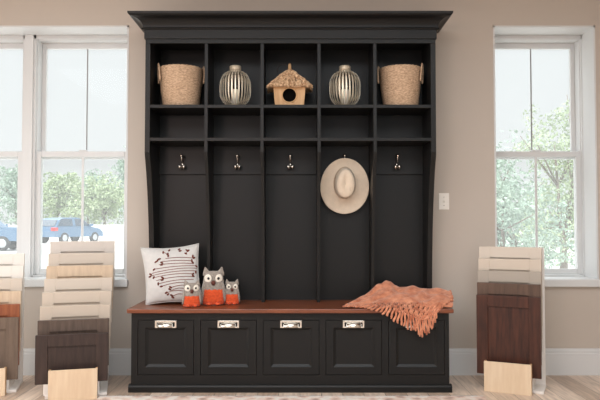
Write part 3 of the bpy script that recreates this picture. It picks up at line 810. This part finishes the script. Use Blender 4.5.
# far row seen through the left windows
far = [(-26.5, 56, 6.2, ''), (-22.3, 55, 5.2, ''), (-22.4, 64, 5.9, ''), (-16.6, 50.5, 5.0, ''), (-17.3, 63, 7.4, '')]
tl = ['leafy tree filling the leftmost window behind the blue car', 'green tree at the left edge of the second window, above the rear of the hatchback', 'tree farther back above the hatchback roof near the thin window bar',
      'tree just right of the window bar, closest behind the white fence', 'tallest far tree at the right edge of the second window']
far = [(x, y, h*1.22, q) for x, y, h, q in far]
for k, (x, y, h, _) in enumerate(far):
    cr = []
    for q in range(6):
        a = rt.uniform(0, 2*PI); cr.append((1.7*math.cos(a)*rt.random(), 1.2*math.sin(a), h*rt.uniform(.28, .78), 2.0, h*.24))
    cr.append((0, 0, h*.45, 2.6, h*.42))
    foliage_tree(tl[k], x, y, h*.4, cr, 6500, .15, M_leafA if k % 2 else M_leafB, 30+k, 'trees beyond the parking lot')
# nearer trees seen through the right window
foliage_tree('airy tall tree filling the right half of the right window', 5.35, 8.6, 1.2, [(0, 0, 1.2, 1.0, .9), (.5, .2, 2.2, .9, .9), (-.1, .1, 2.9, .9, .8), (.45, 0, 3.6, .7, .6)], 6500, .045, M_leafA, 60, 'trees outside the right window')
foliage_tree('low spreading tree filling the left half of the right window', 3.7, 7.2, .8, [(0, 0, 1.5, 1.0, .8), (-.4, .2, 2.1, .8, .6), (.5, 0, .8, .8, .6)], 5500, .045, M_leafB, 61, 'trees outside the right window')
foliage_tree('dense rounded bush low behind the trees outside the right window', 5.7, 12.5, .6, [(0, 0, 1.1, 1.8, 1.0), (-1.6, .3, 1.3, 1.6, 1.2), (1.4, 0, 1.6, 1.5, 1.2), (-.4, 0, 2.6, 1.6, 1.0)], 6500, .085, M_leafB, 62, 'trees outside the right window')

def car(label, x, y, rz, pick=False):
    """side profile extruded and tapered; length along local X, front at +X"""
    t = thing('car', label, 'car', (x, y, GZ), rz, 'cars parked outside')
    f = MB()
    if pick: low = [(-2.4, .45), (-2.45, .95), (-2.4, 1.08), (.9, 1.1), (2.2, 1.02), (2.4, .85), (2.42, .45)]
    else: low = [(-1.95, .4), (-2.02, .72), (-1.95, 1.0), (1.0, 1.02), (1.75, .88), (2.02, .68), (2.05, .4)]
    roof = [(-2.3, 1.08), (-2.1, 1.66), (-1.8, 1.74), (.0, 1.76), (.35, 1.7), (1.0, 1.1)] if pick else [(-1.92, 1.0), (-1.6, 1.42), (-1.2, 1.56), (-.2, 1.6), (.3, 1.52), (1.05, 1.02)]
    f.prism(low, -.9, .9, 'y', smooth=False); b = f.build('car_body', M_carb, t)
    bm = MB(); n = len(roof)
    L = [(p[0], -.86+.14*(p[1]-1)/.6, p[1]) for p in roof]; Rr = [(p[0], .86-.14*(p[1]-1)/.6, p[1]) for p in roof]
    bm._add(L+Rr, [(i, i+1, i+1+n, i+n) for i in range(n-1)]+[tuple(range(n)), tuple(range(n, 2*n))[::-1]]); bm.build('cabin', M_carb, t)
    cxm = sum(p[0] for p in roof)/n
    for s in (-1, 1):
        for (a, c) in ((.06, .46), (.54, .94)):
            g = MB()
            xa = lerp(roof[0][0], roof[-1][0], a); xc = lerp(roof[0][0], roof[-1][0], c); zt_ = roof[3][1]-.1
            ta = xa+(.32 if a < .1 else 0); tc_ = xc-(.48 if c > .9 else 0)
            yb, yt = .865, .865-.13
            g._add([(xa, s*yb, 1.08), (xc, s*yb, 1.08), (tc_, s*(yt+.01), zt_), (ta, s*(yt+.01), zt_)], [(0, 1, 2, 3)])
            o = g.build('side_window', M_carg, t); md = o.modifiers.new('s', 'SOLIDIFY'); md.thickness = .02
        for wx in (-1.25, 1.3):
            g = MB(); g.lathe([(0, -.1), (.2, -.1), (.33, -.09), (.34, 0), (.33, .09), (.2, .1), (0, .1)], (wx, s*.82, .34), 24, axis='y'); w = g.build('wheel', M_tire, t)
            g = MB(); g.lathe([(0, -.01), (.19, -.01), (.2, .0), (0, .012)], (wx, s*.93, .34), 20, axis='y'); g.build('hubcap', M_silver, w)
        g = MB(); g.box(low[1][0]-.03, low[1][0]+.25, s*.75-.16, s*.75+.16, .78, .98, .02); g.build('tail_light', M_tail, t)
        g = MB(); g.box(low[-3][0]-.1, low[-3][0]+.16, s*.66-.18, s*.66+.18, .7, .84, .02); g.build('headlight', M_silver, t)
        g = MB(); g.box(.78, .98, s*1.0-.1, s*1.0+.1, 1.05, 1.2, .03); g.build('side_mirror', M_carb, t)
    g = MB(); r0, r1 = roof[0], roof[2]; g._add([(r0[0]+.02, -.75, r0[1]+.06), (r0[0]+.02, .75, r0[1]+.06), (roof[1][0]-.01, .68, roof[1][1]), (roof[1][0]-.01, -.68, roof[1][1])], [(0, 1, 2, 3)])
    o = g.build('rear_window', M_carg, t); md = o.modifiers.new('s', 'SOLIDIFY'); md.thickness = .03
    return t
car('steel blue hatchback with red tail light parked outside the left window', -14.6, 36.5, R(64))
car('blue car seen in the leftmost window, cut by the left picture edge', -14.9, 25.5, R(8), True)
f = MB()
for k in range(1): f.box(-26, -9, 47, 47.2, GZ, GZ+1.1)
tag(f.build('white_fence', M_trim), 'long low white fence in front of the far trees past the parked cars', 'fence')

# ------------------------------------------------------------------ light
w = bpy.data.worlds.new('sky'); scene.world = w; w.use_nodes = True
nt = w.node_tree; bg = nt.nodes['Background']
tc = nt.nodes.new('ShaderNodeTexCoord'); sx = nt.nodes.new('ShaderNodeSeparateXYZ'); rp = nt.nodes.new('ShaderNodeValToRGB')
rp.color_ramp.elements[0].position = 0; rp.color_ramp.elements[0].color = (.80, .82, .82, 1)
rp.color_ramp.elements[1].position = .6; rp.color_ramp.elements[1].color = (.78, .81, .83, 1)
nt.links.new(tc.outputs['Generated'], sx.inputs[0]); nt.links.new(sx.outputs['Z'], rp.inputs['Fac']); nt.links.new(rp.outputs['Color'], bg.inputs['Color'])
mr = nt.nodes.new('ShaderNodeMapRange'); mr.interpolation_type = 'SMOOTHSTEP'
mr.inputs['From Min'].default_value = .33; mr.inputs['From Max'].default_value = .62; mr.inputs['To Min'].default_value = .94; mr.inputs['To Max'].default_value = 4.3
nt.links.new(sx.outputs['Z'], mr.inputs['Value']); nt.links.new(mr.outputs['Result'], bg.inputs['Strength'])

def area(name, loc, rot, sx_, sy_, power, color=(1, 1, 1)):
    l = bpy.data.lights.new(name, 'AREA'); l.shape = 'RECTANGLE'; l.size = sx_; l.size_y = sy_; l.energy = power; l.color = color
    o = bpy.data.objects.new(name, l); col.objects.link(o); o.location = loc; o.rotation_euler = rot; return o
area('rear_fill_light', (.3, YB+.05, 1.6), (R(90), 0, 0), 5.6, 2.2, 58, (.91, .98, 1.04))  # added fill in front of the solid back wall; no window there
area('rear_left_lamp', (-2.0, -5.6, 1.9), (R(84), 0, R(-16)), .7, .9, 30, (1, .74, .66))
area('ceiling_light_glow', (-.5, -3.1, ZC-.03), (0, 0, 0), 4.6, 2.2, 138, (.89, .98, 1.05))
area('left_fill_light', (XL+.03, -2.3, 1.4), (R(90), 0, R(-90)), 2.2, 1.7, 12, (.93, .97, 1))  # added soft fill along the solid left wall, no window behind it
area('low_left_wash_light', (XL+.03, -1.0, .65), (R(90), 0, R(-90)), 1.3, 1.0, 19, (.95, .98, 1))  # low wash added to brighten the lower left; the wall has no door
s = bpy.data.lights.new('sun', 'SUN'); s.energy = 2.6; s.angle = R(3); so = bpy.data.objects.new('sun', s); col.objects.link(so); so.rotation_euler = (R(42), 0, R(-20))

# ------------------------------------------------------------------ camera
cam = bpy.data.cameras.new('camera'); co = bpy.data.objects.new('camera', cam); col.objects.link(co)
co.location = (0, -4.67, 1.087); co.rotation_euler = (R(90+1.95), 0, 0)
cam.sensor_width = 36; cam.lens = 650/600*36; cam.clip_end = 300
scene.camera = co
vs = scene.view_settings; vs.view_transform = 'Standard'; vs.look = 'None'; vs.exposure = 0; vs.gamma = 1; vs.use_curve_mapping = False
scene.cycles.use_denoising = True
scene.cycles.max_bounces = 8; scene.cycles.transparent_max_bounces = 16
scene.cycles.sample_clamp_indirect = 4
